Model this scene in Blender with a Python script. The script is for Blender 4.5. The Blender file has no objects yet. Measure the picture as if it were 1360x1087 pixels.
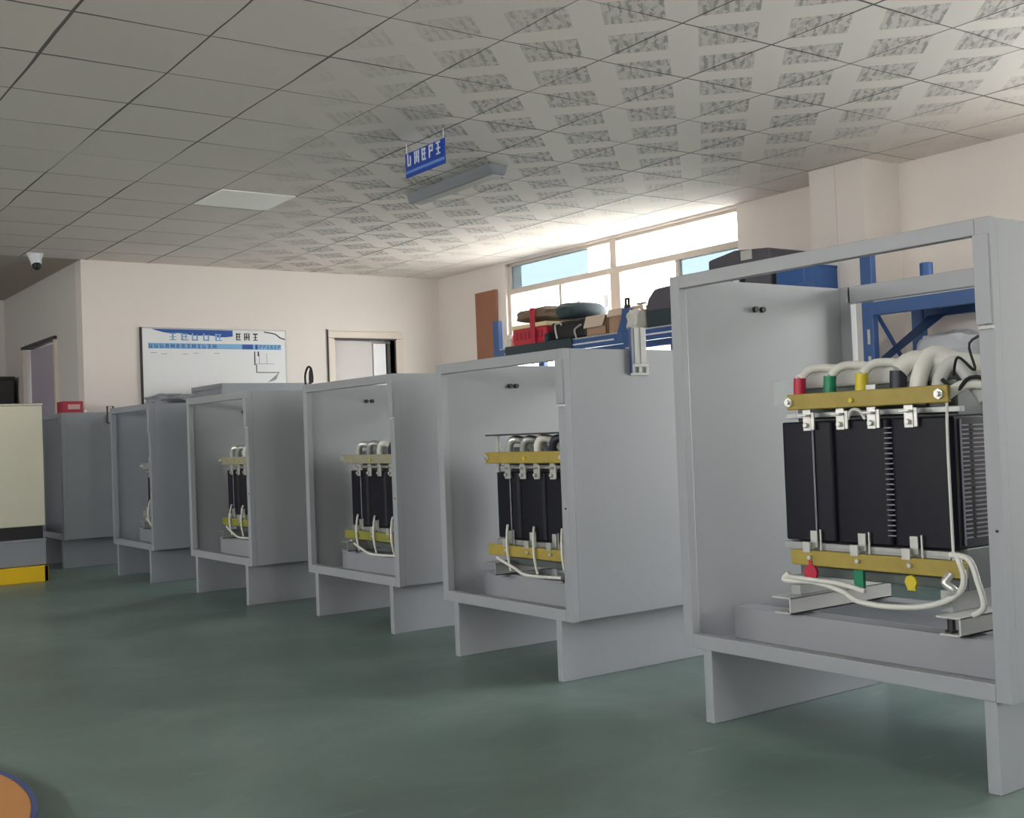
import bpy, bmesh, math, random
from mathutils import Vector, Matrix
random.seed(5)
scene = bpy.context.scene
COL = scene.collection
PI = math.pi

# ------------------------------------------------------------------ materials
def lin(c):
    return tuple(((v/255)/12.92 if v/255 <= .04045 else ((v/255+.055)/1.055)**2.4) for v in c)

def mat(name, rgb, rough=.5, metal=0., noise=0., nscale=8., bump=0., spec=.5, bscale=60.):
    m = bpy.data.materials.new(name); m.use_nodes = True
    nt = m.node_tree; b = nt.nodes['Principled BSDF']
    col = lin(rgb)
    b.inputs['Roughness'].default_value = rough
    b.inputs['Metallic'].default_value = metal
    b.inputs['Specular IOR Level'].default_value = spec
    tc = nt.nodes.new('ShaderNodeTexCoord')
    nz = nt.nodes.new('ShaderNodeTexNoise'); nz.inputs['Scale'].default_value = nscale
    nz.inputs['Detail'].default_value = 4
    nt.links.new(tc.outputs['Object'], nz.inputs['Vector'])
    mx = nt.nodes.new('ShaderNodeMix'); mx.data_type = 'RGBA'
    k = max(noise, .02)
    mx.inputs[6].default_value = (*[c*(1-k) for c in col], 1)
    mx.inputs[7].default_value = (*[min(1, c*(1+k)) for c in col], 1)
    nt.links.new(nz.outputs['Fac'], mx.inputs[0])
    nt.links.new(mx.outputs[2], b.inputs['Base Color'])
    if bump > 0:
        n2 = nt.nodes.new('ShaderNodeTexNoise'); n2.inputs['Scale'].default_value = bscale
        nt.links.new(tc.outputs['Object'], n2.inputs['Vector'])
        bp = nt.nodes.new('ShaderNodeBump'); bp.inputs['Strength'].default_value = bump
        bp.inputs['Distance'].default_value = .01
        nt.links.new(n2.outputs['Fac'], bp.inputs['Height'])
        nt.links.new(bp.outputs['Normal'], b.inputs['Normal'])
    return m

M = {}
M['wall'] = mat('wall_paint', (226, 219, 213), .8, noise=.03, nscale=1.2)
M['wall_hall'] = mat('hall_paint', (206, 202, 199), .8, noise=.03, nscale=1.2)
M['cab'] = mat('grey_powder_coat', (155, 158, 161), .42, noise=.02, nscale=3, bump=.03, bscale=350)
M['cab_dim'] = mat('grey_powder_coat_dimmed', (140, 145, 151), .45, noise=.03, nscale=3)  # same coat, darkened for the dimmer far enclosures; plain grey on other parts
M['steel'] = mat('galvanised_steel', (176, 178, 176), .38, .55, noise=.12, nscale=18)
M['bright'] = mat('bright_tinned_metal', (214, 214, 208), .3, .6, noise=.1, nscale=30)
M['core'] = mat('core_laminations', (98, 106, 102), .5, .2, noise=.25, nscale=30)
M['coil'] = mat('black_resin_coil', (24, 24, 34), .42, noise=.15, nscale=6, spec=.25)
M['duct'] = mat('duct_strips', (140, 136, 150), .5, noise=.2, nscale=40)
M['yellow'] = mat('yellow_glass_board', (166, 146, 66), .5, noise=.22, nscale=14)
M['yellow_green'] = mat('olive_yellow_board', (140, 138, 62), .5, noise=.22, nscale=14)
M['bar_grey'] = mat('weathered_board', (150, 147, 122), .6, noise=.25, nscale=20)
M['tube'] = mat('white_sleeving', (222, 221, 212), .45, noise=.05)
M['red'] = mat('red_sleeve', (186, 34, 62), .45)
M['green'] = mat('green_sleeve', (20, 128, 88), .45)
M['yel'] = mat('yellow_sleeve', (214, 194, 48), .45)
M['navy'] = mat('black_sleeve', (42, 44, 56), .45)
M['black'] = mat('black_rubber', (24, 24, 26), .5)
M['blue'] = mat('rack_blue', (62, 96, 150), .4, noise=.1, nscale=7)
M['sky_blue'] = mat('crate_blue', (52, 94, 156), .45)
M['sign_blue'] = mat('sign_blue', (22, 66, 158), .4)
M['sign_pale'] = mat('sign_pale_blue', (96, 134, 196), .4)
M['white'] = mat('white_print', (226, 230, 236), .5)
M['board'] = mat('whiteboard_face', (226, 228, 230), .35)
M['board_blue'] = mat('board_blue_band', (122, 172, 214), .4)
M['board_deep'] = mat('board_deep_blue', (26, 76, 156), .4)
M['alu'] = mat('aluminium_frame', (206, 196, 184), .45, .1)
M['dark'] = mat('dark_frame', (44, 42, 44), .5)
M['brown'] = mat('brown_wood', (150, 100, 74), .55, noise=.15, nscale=5)
M['card'] = mat('cardboard', (184, 150, 124), .8, noise=.08, nscale=9)
M['card_in'] = mat('cardboard_flap', (206, 188, 170), .8, noise=.06)
M['cloth_dark'] = mat('grey_cloth', (92, 90, 98), .85, noise=.15, nscale=6, bump=.3, bscale=25)
M['cloth_teal'] = mat('dark_teal_crate', (50, 66, 72), .6, noise=.15)
M['khaki'] = mat('khaki_cloth', (116, 102, 84), .9, noise=.2, nscale=12, bump=.4, bscale=30)
M['bin_red'] = mat('red_plastic', (200, 42, 58), .4)
M['cream_bar'] = mat('cream_plastic', (236, 214, 170), .5)
M['cream'] = mat('cream_sheet_metal', (214, 210, 190), .45, noise=.05, nscale=2)
M['lavender'] = mat('lavender_door', (176, 168, 184), .55, noise=.03)
M['doorgrey'] = mat('pale_door', (206, 200, 200), .5, noise=.03)
M['yellow_paint'] = mat('safety_yellow', (240, 196, 12), .5, noise=.1, nscale=5)
M['maroon'] = mat('maroon_paint', (160, 32, 58), .5)
M['orange'] = mat('orange_paint', (204, 142, 84), .6, noise=.1, nscale=4)
M['rim'] = mat('blue_rim', (72, 84, 130), .5)
M['beam'] = mat('pale_grey_paint', (196, 196, 192), .6)
M['fixture'] = mat('fixture_white', (190, 192, 188), .5)
M['panel'] = mat('diffuser_white', (235, 232, 222), .6)
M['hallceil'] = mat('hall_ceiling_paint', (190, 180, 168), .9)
M['worn'] = mat('worn_concrete', (150, 154, 146), .7, noise=.25, nscale=9)
M['pink'] = mat('pinkish_wrap', (196, 160, 154), .6)
M['outside_wall'] = mat('outside_cream_render', (240, 226, 200), .8, noise=.03)
M['outside_ground'] = mat('outside_paving', (222, 214, 200), .9, noise=.08)

def clear(name, rgb, alpha, rough=.1):
    m = bpy.data.materials.new(name); m.use_nodes = True
    nt = m.node_tree; nt.nodes.clear()
    o = nt.nodes.new('ShaderNodeOutputMaterial')
    t = nt.nodes.new('ShaderNodeBsdfTransparent'); t.inputs[0].default_value = (*rgb, 1)
    g = nt.nodes.new('ShaderNodeBsdfPrincipled'); g.inputs['Roughness'].default_value = rough
    g.inputs['Base Color'].default_value = (.8, .82, .85, 1)
    x = nt.nodes.new('ShaderNodeMixShader'); x.inputs[0].default_value = alpha
    nt.links.new(t.outputs[0], x.inputs[1]); nt.links.new(g.outputs[0], x.inputs[2])
    nt.links.new(x.outputs[0], o.inputs[0])
    return m
M['glass'] = clear('window_glass', (.86, .86, .85), .04, .05)
M['glass_blue'] = clear('blue_film_glass', (.215, .25, .265), .06, .08)
M['plastic_bag'] = clear('translucent_bag', (.75, .78, .84), .55, .3)
M['acrylic'] = clear('clear_insulation_sheet', (.8, .84, .82), .3, .15)

class NT:
    """tiny helper to write node maths"""
    def __init__(s, nt): s.nt = nt
    def m(s, op, a, b=None, c=None, clamp=False):
        n = s.nt.nodes.new('ShaderNodeMath'); n.operation = op; n.use_clamp = clamp
        for i, v in enumerate((a, b, c)):
            if v is None: continue
            if isinstance(v, (int, float)): n.inputs[i].default_value = v
            else: s.nt.links.new(v, n.inputs[i])
        return n.outputs[0]

def ceiling_material():
    m = bpy.data.materials.new('ceiling_tiles'); m.use_nodes = True
    nt = m.node_tree; b = nt.nodes['Principled BSDF']; L = nt.links.new
    h = NT(nt)
    geo = nt.nodes.new('ShaderNodeTexCoord')
    sep = nt.nodes.new('ShaderNodeSeparateXYZ')
    wob = nt.nodes.new('ShaderNodeTexNoise'); wob.inputs['Scale'].default_value = 1.6
    L(geo.outputs['Object'], wob.inputs['Vector']); L(geo.outputs['Object'], sep.inputs[0])
    w = h.m('MULTIPLY', h.m('SUBTRACT', wob.outputs['Fac'], .5), .05)
    x = h.m('ADD', h.m('DIVIDE', h.m('SUBTRACT', sep.outputs['X'], 3.15), .6), w)
    y = h.m('ADD', h.m('DIVIDE', h.m('SUBTRACT', sep.outputs['Y'], 8.0), .6), w)
    fx = h.m('FRACT', x); fy = h.m('FRACT', y)
    dx = h.m('SUBTRACT', .5, h.m('ABSOLUTE', h.m('SUBTRACT', fx, .5)))
    dy = h.m('SUBTRACT', .5, h.m('ABSOLUTE', h.m('SUBTRACT', fy, .5)))
    n3 = nt.nodes.new('ShaderNodeTexNoise'); n3.inputs['Scale'].default_value = .8
    L(geo.outputs['Object'], n3.inputs['Vector'])
    lw = h.m('MULTIPLY', h.m('MAXIMUM', h.m('SUBTRACT', n3.outputs['Fac'], .25), .05), .03)
    linex = h.m('LESS_THAN', dx, h.m('ADD', lw, .001))
    liney = h.m('LESS_THAN', dy, lw)
    line = h.m('MAXIMUM', linex, liney)
    # embossed diagonal lattice
    u = h.m('ADD', x, y); v = h.m('SUBTRACT', x, y)
    fu = h.m('ABSOLUTE', h.m('SUBTRACT', h.m('FRACT', u), .5))
    fv = h.m('ABSOLUTE', h.m('SUBTRACT', h.m('FRACT', v), .5))
    patch = h.m('MULTIPLY', h.m('LESS_THAN', fu, .33), h.m('LESS_THAN', fv, .33))
    # perforation streaks inside each patch
    s1 = h.m('LESS_THAN', h.m('FRACT', h.m('MULTIPLY', v, 9)), .42)
    comb = nt.nodes.new('ShaderNodeCombineXYZ')
    L(h.m('MULTIPLY', u, 5), comb.inputs[0]); L(h.m('MULTIPLY', v, 14), comb.inputs[1])
    n4 = nt.nodes.new('ShaderNodeTexNoise'); n4.inputs['Scale'].default_value = 1.0; n4.inputs['Detail'].default_value = 3
    L(comb.outputs[0], n4.inputs['Vector'])
    s2 = h.m('GREATER_THAN', n4.outputs['Fac'], .5)
    streak = h.m('MULTIPLY', patch, h.m('ADD', .35, h.m('MULTIPLY', s2, h.m('ADD', .35, h.m('MULTIPLY', s1, .5)))))
    # all tiles alike; pattern faded in the colour where the light hides it
    mr = nt.nodes.new('ShaderNodeMapRange'); mr.inputs[1].default_value = 2.3; mr.inputs[2].default_value = 3.4
    L(h.m('SUBTRACT', sep.outputs['X'], h.m('MULTIPLY', h.m('MAXIMUM', h.m('SUBTRACT', sep.outputs['Y'], 4.5), 0.), .28)), mr.inputs[0])
    mr2 = nt.nodes.new('ShaderNodeMapRange'); mr2.inputs[1].default_value = 5.6; mr2.inputs[2].default_value = 6.6
    mr2.inputs[3].default_value = 1; mr2.inputs[4].default_value = .15
    L(sep.outputs['X'], mr2.inputs[0])
    streak = h.m('MULTIPLY', streak, h.m('MULTIPLY', mr.outputs[0], mr2.outputs[0]))
    wn = nt.nodes.new('ShaderNodeTexWhiteNoise'); wn.noise_dimensions = '2D'
    c2 = nt.nodes.new('ShaderNodeCombineXYZ')
    L(h.m('FLOOR', x), c2.inputs[0]); L(h.m('FLOOR', y), c2.inputs[1]); L(c2.outputs[0], wn.inputs['Vector'])
    tone = h.m('ADD', .93, h.m('MULTIPLY', wn.outputs['Value'], .07))
    val = h.m('MULTIPLY', tone, h.m('SUBTRACT', 1, h.m('MULTIPLY', streak, .42)))
    val = h.m('MULTIPLY', val, h.m('SUBTRACT', 1, h.m('MULTIPLY', line, .8)))
    mx = nt.nodes.new('ShaderNodeMix'); mx.data_type = 'RGBA'
    mx.inputs[6].default_value = (0, 0, 0, 1); mx.inputs[7].default_value = (*lin((236, 226, 219)), 1)
    L(val, mx.inputs[0]); L(mx.outputs[2], b.inputs['Base Color'])
    b.inputs['Roughness'].default_value = .75
    bp = nt.nodes.new('ShaderNodeBump'); bp.inputs['Strength'].default_value = .5; bp.inputs['Distance'].default_value = .012
    pil = h.m('MULTIPLY', h.m('MINIMUM', h.m('MULTIPLY', dx, 12), 1), h.m('MINIMUM', h.m('MULTIPLY', dy, 12), 1))
    L(h.m('ADD', h.m('MULTIPLY', pil, -.5), h.m('MULTIPLY', streak, .6)), bp.inputs['Height'])
    L(bp.outputs['Normal'], b.inputs['Normal'])
    return m

def floor_material():
    m = bpy.data.materials.new('green_epoxy_floor'); m.use_nodes = True
    nt = m.node_tree; b = nt.nodes['Principled BSDF']; L = nt.links.new
    tc = nt.nodes.new('ShaderNodeTexCoord')
    n1 = nt.nodes.new('ShaderNodeTexNoise'); n1.inputs['Scale'].default_value = 1.3; n1.inputs['Detail'].default_value = 8
    n1.inputs['Roughness'].default_value = .62; n1.inputs['Distortion'].default_value = .6
    L(tc.outputs['Object'], n1.inputs['Vector'])
    cr = nt.nodes.new('ShaderNodeValToRGB')
    e = cr.color_ramp.elements
    e[0].position = .3; e[0].color = (*lin((92, 108, 102)), 1)
    e[1].position = .72; e[1].color = (*lin((132, 146, 140)), 1)
    k = cr.color_ramp.elements.new(.5); k.color = (*lin((106, 126, 118)), 1)
    L(n1.outputs['Fac'], cr.inputs[0])
    # thin scuffs
    mp = nt.nodes.new('ShaderNodeMapping'); mp.inputs['Scale'].default_value = (3, 14, 1); mp.inputs['Rotation'].default_value = (0, 0, .7)
    L(tc.outputs['Object'], mp.inputs[0])
    n2 = nt.nodes.new('ShaderNodeTexNoise'); n2.inputs['Scale'].default_value = 1.6; n2.inputs['Detail'].default_value = 6
    L(mp.outputs[0], n2.inputs['Vector'])
    r2 = nt.nodes.new('ShaderNodeMapRange'); r2.inputs[1].default_value = .62; r2.inputs[2].default_value = .74
    L(n2.outputs['Fac'], r2.inputs[0])
    mx = nt.nodes.new('ShaderNodeMix'); mx.data_type = 'RGBA'
    mx.inputs[7].default_value = (*lin((164, 180, 174)), 1)
    q = nt.nodes.new('ShaderNodeMath'); q.operation = 'MULTIPLY'; q.inputs[1].default_value = .2
    L(r2.outputs[0], q.inputs[0]); L(q.outputs[0], mx.inputs[0]); L(cr.outputs[0], mx.inputs[6])
    L(mx.outputs[2], b.inputs['Base Color'])
    rr = nt.nodes.new('ShaderNodeMapRange'); rr.inputs[3].default_value = .3; rr.inputs[4].default_value = .5
    L(n1.outputs['Fac'], rr.inputs[0]); L(rr.outputs[0], b.inputs['Roughness'])
    bp = nt.nodes.new('ShaderNodeBump'); bp.inputs['Strength'].default_value = .12; bp.inputs['Distance'].default_value = .01
    L(n1.outputs['Fac'], bp.inputs['Height']); L(bp.outputs['Normal'], b.inputs['Normal'])
    return m
M['ceiling'] = ceiling_material()
M['floor'] = floor_material()

# ------------------------------------------------------------------ mesh builder
class MB:
    def __init__(s): s.bm = bmesh.new()
    def box(s, a, b, rot=None, piv=None):
        a = Vector(a); b = Vector(b)
        lo = Vector([min(a[i], b[i]) for i in range(3)]); hi = Vector([max(a[i], b[i]) for i in range(3)])
        c = (lo+hi)/2; d = hi-lo
        mtx = Matrix.Translation(c) @ Matrix.Diagonal((d.x, d.y, d.z, 1))
        if rot is not None:
            p = Vector(piv) if piv is not None else c
            mtx = Matrix.Translation(p) @ rot.to_4x4() @ Matrix.Translation(-p) @ mtx
        bmesh.ops.create_cube(s.bm, size=1, matrix=mtx); return s
    def cyl(s, p0, p1, r, r2=None, n=16):
        p0 = Vector(p0); p1 = Vector(p1); d = p1-p0
        q = d.to_track_quat('Z', 'Y').to_matrix().to_4x4()
        bmesh.ops.create_cone(s.bm, cap_ends=True, segments=n, radius1=r, radius2=r if r2 is None else r2,
                              depth=d.length, matrix=Matrix.Translation((p0+p1)/2) @ q); return s
    def tube(s, pts, r, n=10, smooth=4, flat=1.):
        P = [Vector(p) for p in pts]
        if smooth > 1 and len(P) > 2:
            Q = []
            for i in range(len(P)-1):
                a = P[max(i-1, 0)]; b = P[i]; c = P[i+1]; d = P[min(i+2, len(P)-1)]
                for k in range(smooth):
                    t = k/smooth
                    Q.append(.5*((2*b)+(c-a)*t+(2*a-5*b+4*c-d)*t*t+(3*b-a-3*c+d)*t**3))
            Q.append(P[-1]); P = Q
        rings = []; up = Vector((0, 0, 1)); prev = None
        for i, p in enumerate(P):
            t = (P[min(i+1, len(P)-1)]-P[max(i-1, 0)]).normalized()
            if prev is None:
                ref = up if abs(t.z) < .9 else Vector((1, 0, 0))
                u = t.cross(ref).normalized()
            else:
                u = (prev-t*prev.dot(t)).normalized()
            prev = u; w = t.cross(u)
            rr = r[i*len(r)//len(P)] if isinstance(r, (list, tuple)) else r
            rings.append([s.bm.verts.new(p+u*math.cos(2*PI*k/n)*rr+w*math.sin(2*PI*k/n)*rr*flat) for k in range(n)])
        for a, b in zip(rings, rings[1:]):
            for k in range(n): s.bm.faces.new((a[k], a[(k+1) % n], b[(k+1) % n], b[k]))
        s.bm.faces.new(rings[0][::-1]); s.bm.faces.new(rings[-1]); return s
    def prism(s, poly, vec):
        """poly: list of 3d points (planar); extruded by vec"""
        v = Vector(vec)
        a = [s.bm.verts.new(p) for p in poly]; b = [s.bm.verts.new(Vector(p)+v) for p in poly]
        s.bm.faces.new(a[::-1]); s.bm.faces.new(b)
        for k in range(len(a)):
            j = (k+1) % len(a); s.bm.faces.new((a[k], a[j], b[j], b[k]))
        return s
    def blob(s, c, size, seed=0, amp=.12, sub=3, squash=None):
        """lumpy rounded bundle sitting at c (centre)"""
        r = bmesh.ops.create_icosphere(s.bm, subdivisions=sub, radius=1)
        rnd = random.Random(seed); ph = [rnd.uniform(0, 6) for _ in range(6)]
        for v in r['verts']:
            p = v.co.copy()
            k = 1+amp*(math.sin(5*p.x+ph[0])*math.sin(4*p.y+ph[1])+.6*math.sin(9*p.z+ph[2]+4*p.x)+.4*math.sin(13*p.y+ph[3]))
            e = .7
            q = Vector([math.copysign(abs(t)**e, t) for t in p])*k
            z = max(q.z, -.75)
            v.co = Vector(c)+Vector((q.x*size[0], q.y*size[1], z*size[2]))
        return s
    def build(s, name, m, parent=None, bevel=0., smooth=False, seg=2):
        bm = s.bm
        bmesh.ops.recalc_face_normals(bm, faces=bm.faces)
        me = bpy.data.meshes.new(name); bm.to_mesh(me); bm.free()
        me.materials.append(M[m] if isinstance(m, str) else m)
        o = bpy.data.objects.new(name, me); COL.objects.link(o)
        if parent is not None: o.parent = parent
        if smooth:
            for p in me.polygons: p.use_smooth = True
            try: me.set_sharp_from_angle(angle=math.radians(40))
            except Exception: pass
        if bevel > 0:
            b = o.modifiers.new('bevel', 'BEVEL'); b.width = bevel; b.segments = seg; b.limit_method = 'ANGLE'
            b.harden_normals = False
        return o

def tag(o, label=None, cat=None, group=None, kind=None):
    if label: o['label'] = label
    if cat: o['category'] = cat
    if group: o['group'] = group
    if kind: o['kind'] = kind
    return o
def empty(name, loc, label, cat, group=None, rz=0.):
    o = bpy.data.objects.new(name, None); COL.objects.link(o)
    o.location = loc; o.rotation_euler = (0, 0, rz); o.empty_display_size = .1
    return tag(o, label, cat, group)
def struct(name, mb, m, parent=None, bevel=0.):
    o = mb.build(name, m, parent, bevel)
    if parent is None: o['kind'] = 'structure'
    return o
def copy_tree(o, parent=None):
    c = o.copy(); COL.objects.link(c); c.parent = parent
    for ch in list(o.children): copy_tree(ch, c)
    return c

# ------------------------------------------------------------------ room shell
XW, YB, ZC = 7.19, 11.5, 2.87          # window wall, back wall, ceiling
XH, YH = 3.10, 14.9                    # hall corner and hall end
XL, YF = -5.0, -4.0
struct('floor', MB().box((XL-.2, YF-.2, -.12), (XW+.25, YH+.2, 0)), 'floor')
struct('ceiling', MB().box((XL-.2, YF-.2, ZC), (XW+.25, YB, ZC+.2)), 'ceiling')
struct('ceiling_hall', MB().box((XL-.2, YB, ZC), (XH+.2, YH+.2, ZC+.2)), 'hallceil')
# window wall, openings y 6.74..10.14 and y -2.2..2.8
W1 = (6.74, 10.14, .8, 2.85); W2 = (.7, 3.1, .3, 2.72)
wb = MB()
def wall_x(mb, x0, x1, y0, y1, holes):
    ys = y0
    for (a, b, z0, z1) in sorted(holes):
        mb.box((x0, ys, 0), (x1, a, ZC)); mb.box((x0, a, 0), (x1, b, z0)); mb.box((x0, a, z1), (x1, b, ZC)); ys = b
    mb.box((x0, ys, 0), (x1, y1, ZC)); return mb
def wall_y(mb, y0, y1, x0, x1, holes):
    xs = x0
    for (a, b, z0, z1) in sorted(holes):
        mb.box((xs, y0, 0), (a, y1, ZC)); mb.box((a, y0, 0), (b, y1, z0)); mb.box((a, y0, z1), (b, y1, ZC)); xs = b
    mb.box((xs, y0, 0), (x1, y1, ZC)); return mb
struct('wall_right', wall_x(wb, XW, XW+.22, YF, YB+.2, [W1, W2]), 'wall')
W3 = (-3.6, 10.4, 2.0, 2.72)
struct('wall_left', wall_x(MB(), XL-.2, XL, YF, YH, [W3]), 'wall')
W4 = (1.5, 3.2, 1.2, 2.6)
struct('wall_front', wall_y(MB(), YF-.2, YF, XL-.2, XW+.22, [W4]), 'wall')
D1 = (5.80, 6.56, 0, 2.15)
struct('wall_back', wall_y(MB(), YB, YB+.2, XH, XW, [D1]), 'wall')
D2 = (12.52, 13.86, 0, 2.18)
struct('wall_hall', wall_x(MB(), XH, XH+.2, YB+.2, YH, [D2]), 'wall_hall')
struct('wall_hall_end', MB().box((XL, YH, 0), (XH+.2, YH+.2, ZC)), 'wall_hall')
# pier standing proud of the window wall, with a joint line
struct('wall_pier', MB().box((6.78, 5.385, 0), (XW, 5.62, ZC)).box((6.78, 5.14, 0), (XW, 5.381, ZC)).box((6.784, 5.38, 0), (XW, 5.386, ZC)), 'wall')
struct('baseboard_right', MB().box((XW-.015, YF, 0), (XW, 5.14, .1)).box((XW-.015, 5.62, 0), (XW, YB, .1)), 'wall')
struct('baseboard_back', MB().box((XH, YB-.015, 0), (5.7, YB, .1)).box((6.7, YB-.015, 0), (XW-.015, YB, .1)), 'wall')

# window_1: ribbon window with transom
fx0, fx1 = XW+.03, XW+.09
fr = MB()
y0, y1, z0, z1 = W1
zt0, zt1 = 2.515, 2.575
fr.box((fx0, y0, z1-.03), (fx1, y1, z1)).box((fx0, y0, z0), (fx1, y1, z0+.05))
fr.box((fx0, y0, z0), (fx1, y0+.02, z1)).box((fx0, y1-.05, z0), (fx1, y1, z1))
fr.box((fx0-.01, y0, zt0), (fx1, y1, zt1))
fr.box((fx0-.01, 8.29, z0), (fx1+.01, 8.43, zt0)).box((fx0-.01, 8.33, zt1), (fx1+.01, 8.42, z1))
win = struct('window_1', fr, 'alu', bevel=.004)
sash = MB()
for yy in (9.23, 7.52): sash.box((fx0+.005, yy-.02, z0+.05), (fx1-.005, yy+.02, zt0))
sash.build('sash_bar', 'alu', win, .003)
def pane(a, b, c, d, m):
    MB().box((fx0+.028, a, c), (fx0+.034, b, d)).build('pane', m, win)
pane(8.42, y1-.05, zt1, z1-.03, 'glass_blue') if False else None
pane(8.80, y1-.05, zt1, z1-.03, 'glass_blue')
pane(8.42, 8.79, zt1, z1-.03, 'glass')
pane(y0+.02, 8.33, zt1, z1-.03, 'glass')
pane(9.25, y1-.05, z0+.05, zt0, 'glass'); pane(8.43, 9.21, z0+.05, zt0, 'glass')
pane(7.54, 8.29, z0+.05, zt0, 'glass'); pane(y0+.02, 7.50, z0+.05, zt0, 'glass_blue')
struct('trim_1', MB().box((XW-.04, y0, z0-.04), (XW+.03, y1, z0)), 'wall')
# unseen windows behind / beside the camera, openings sized to light the room
def plain_window(name, axis, c, a, b, z0, z1, n):
    f = MB(); t = .03
    def bx(u0, u1, w0, w1):
        if axis == 'x': f.box((c-t, u0, w0), (c+t, u1, w1))
        else: f.box((u0, c-t, w0), (u1, c+t, w1))
    bx(a, b, z0, z0+.05); bx(a, b, z1-.05, z1)
    for i in range(n+1):
        u = a+(b-a-.05)*i/n; bx(u, u+.05, z0, z1)
    struct(name, f, 'alu')
plain_window('unseen_window_2', 'x', XW+.1, *W2, 3)
plain_window('unseen_window_3', 'x', XL-.1, *W3, 9)
plain_window('unseen_window_4', 'y', YF-.1, *W4, 2)

# door_1 in back wall (half open leaf, dark gap), door_2 in hall
dj = MB()
dj.box((5.72, YB-.03, 0), (5.80, YB+.1, 2.15)).box((6.56, YB-.03, 0), (6.65, YB+.1, 2.15)).box((5.72, YB-.03, 2.15), (6.65, YB+.1, 2.23))
d1 = struct('door_1', dj, 'alu', bevel=.006)
MB().box((5.712, YB-.022, 0), (5.722, YB, 2.245)).box((5.79, YB-.035, 2.135), (6.575, YB-.02, 2.152)).box((6.552, YB-.035, 0), (6.564, YB-.015, 2.15)).build('gasket', 'dark', d1)
MB().box((5.81, YB+.03, .01), (6.29, YB+.07, 2.13)).build('leaf', 'doorgrey', d1, .004)
MB().box((6.30, YB+.02, .01), (6.46, YB+.06, 2.10)).build('side_leaf', 'board', d1, .004)
MB().box((6.47, YB+.01, .01), (6.51, YB+.05, 2.10)).build('dark_strip', 'dark', d1)
MB().box((5.75, YB+.12, 0), (6.6, YB+.14, 2.2)).build('back_panel', 'doorgrey', d1)
dj = MB()
dj.box((XH-.03, 12.46, 0), (XH+.12, 12.52, 2.18)).box((XH-.03, 13.86, 0), (XH+.12, 13.93, 2.24))
d2 = struct('door_2', dj, 'alu', bevel=.004)
MB().box((XH-.035, 12.46, 2.18), (XH+.12, 13.93, 2.215)).build('lintel', 'dark', d2)
MB().box((XH+.05, 12.53, .01), (XH+.09, 13.85, 2.17)).build('leaf', 'lavender', d2, .004)
MB().cyl((XH+.05, 12.68, 1.0), (XH+.01, 12.68, 1.0), .012).box((XH+.0, 12.62, .985), (XH+.015, 12.7, 1.015)).build('handle', 'steel', d2)

# ------------------------------------------------------------------ cabinets
def cabinet(x0, yR, w, H, label, mat_='cab', depth=.93, inL=.08, inR=.08, zb=.25, rear=True, hinge=None, group=None, closed=False):
    """open-fronted sheet metal enclosure on two leg panels; origin at front right floor corner, front faces -X"""
    r = empty('transformer_enclosure', (x0, yR, 0), label, 'enclosure', group)
    s = .045
    for a in (inR, w-inL-.038):
        b = MB().box((0, a, 0), (depth, a+.038, zb))
        b.build('base_leg', mat_, r, .003)
    t = .006
    # right and left side sheets
    MB().box((0.03, 0.0005, zb+.0), (depth-.03, .008, H-.0005)).build('side_panel', mat_, r, .002)
    MB().box((0.03, w-.008, zb), (depth-.03, w-.0005, H-.0005)).build('side_panel', mat_, r, .002)
    f = MB()
    f.box((-.004, 0, zb-.003), (.03, s, H)).box((-.004, w-s, zb-.003), (.03, w, H))
    f.box((-.004, s, H-s), (.03, w-s, H)).box((-.004, s, zb-.003), (.03, w-s, zb+s))
    f.build('front_frame', mat_, r, .0025)
    g = MB()
    g.box((depth-.03, 0, zb), (depth+.004, s+.012, H)).box((depth-.03, w-s-.012, zb), (depth+.004, w, H))
    g.box((depth-.03, s, H-.065), (depth+.004, w-s, H)).box((depth-.03, s, zb), (depth+.004, w-s, zb+.06))
    g.build('rear_frame', mat_, r, .0025)
    MB().box((.03, .008, zb), (depth-.03, w-.008, zb+.008)).build('floor_pan', mat_, r)
    if closed: MB().box((depth-.028, s+.012, zb+.05), (depth-.02, w-s-.012, H-.06)).build('rear_panel', mat_, r)
    for xx in (.19, .62):
        MB().box((xx, .055, zb+.008), (xx+.07, w-.055, zb+.115)).box((xx, .05, zb+.112), (xx+.09, w-.05, zb+.118)).build('cross_channel', mat_, r, .002)
    # pair of dark holes in the left wall sheet, drawn as black stubs
    bz = H-.10
    for k in (0, 1):
        MB().cyl((.41+.038*k, w-.008, bz), (.41+.038*k, w-.022, bz), .011, n=10).build('bolt', 'black', r)
    # hinge plate on the right post
    hz = H-.28 if hinge is None else hinge
    MB().box((-.012, .002, hz), (-.004, s+.002, H-.045)).build('hinge_plate', mat_, r, .002)
    MB().box((-.012, .0, hz-.012), (.0, s-.004, hz-.004)).build('hinge_lip', 'beam' if mat_ == 'cab' else mat_, r)
    MB().cyl((-.004, .018, .70), (-.007, .018, .70), .004, n=8).build('key_hole', 'black', r)
    return r

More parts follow.
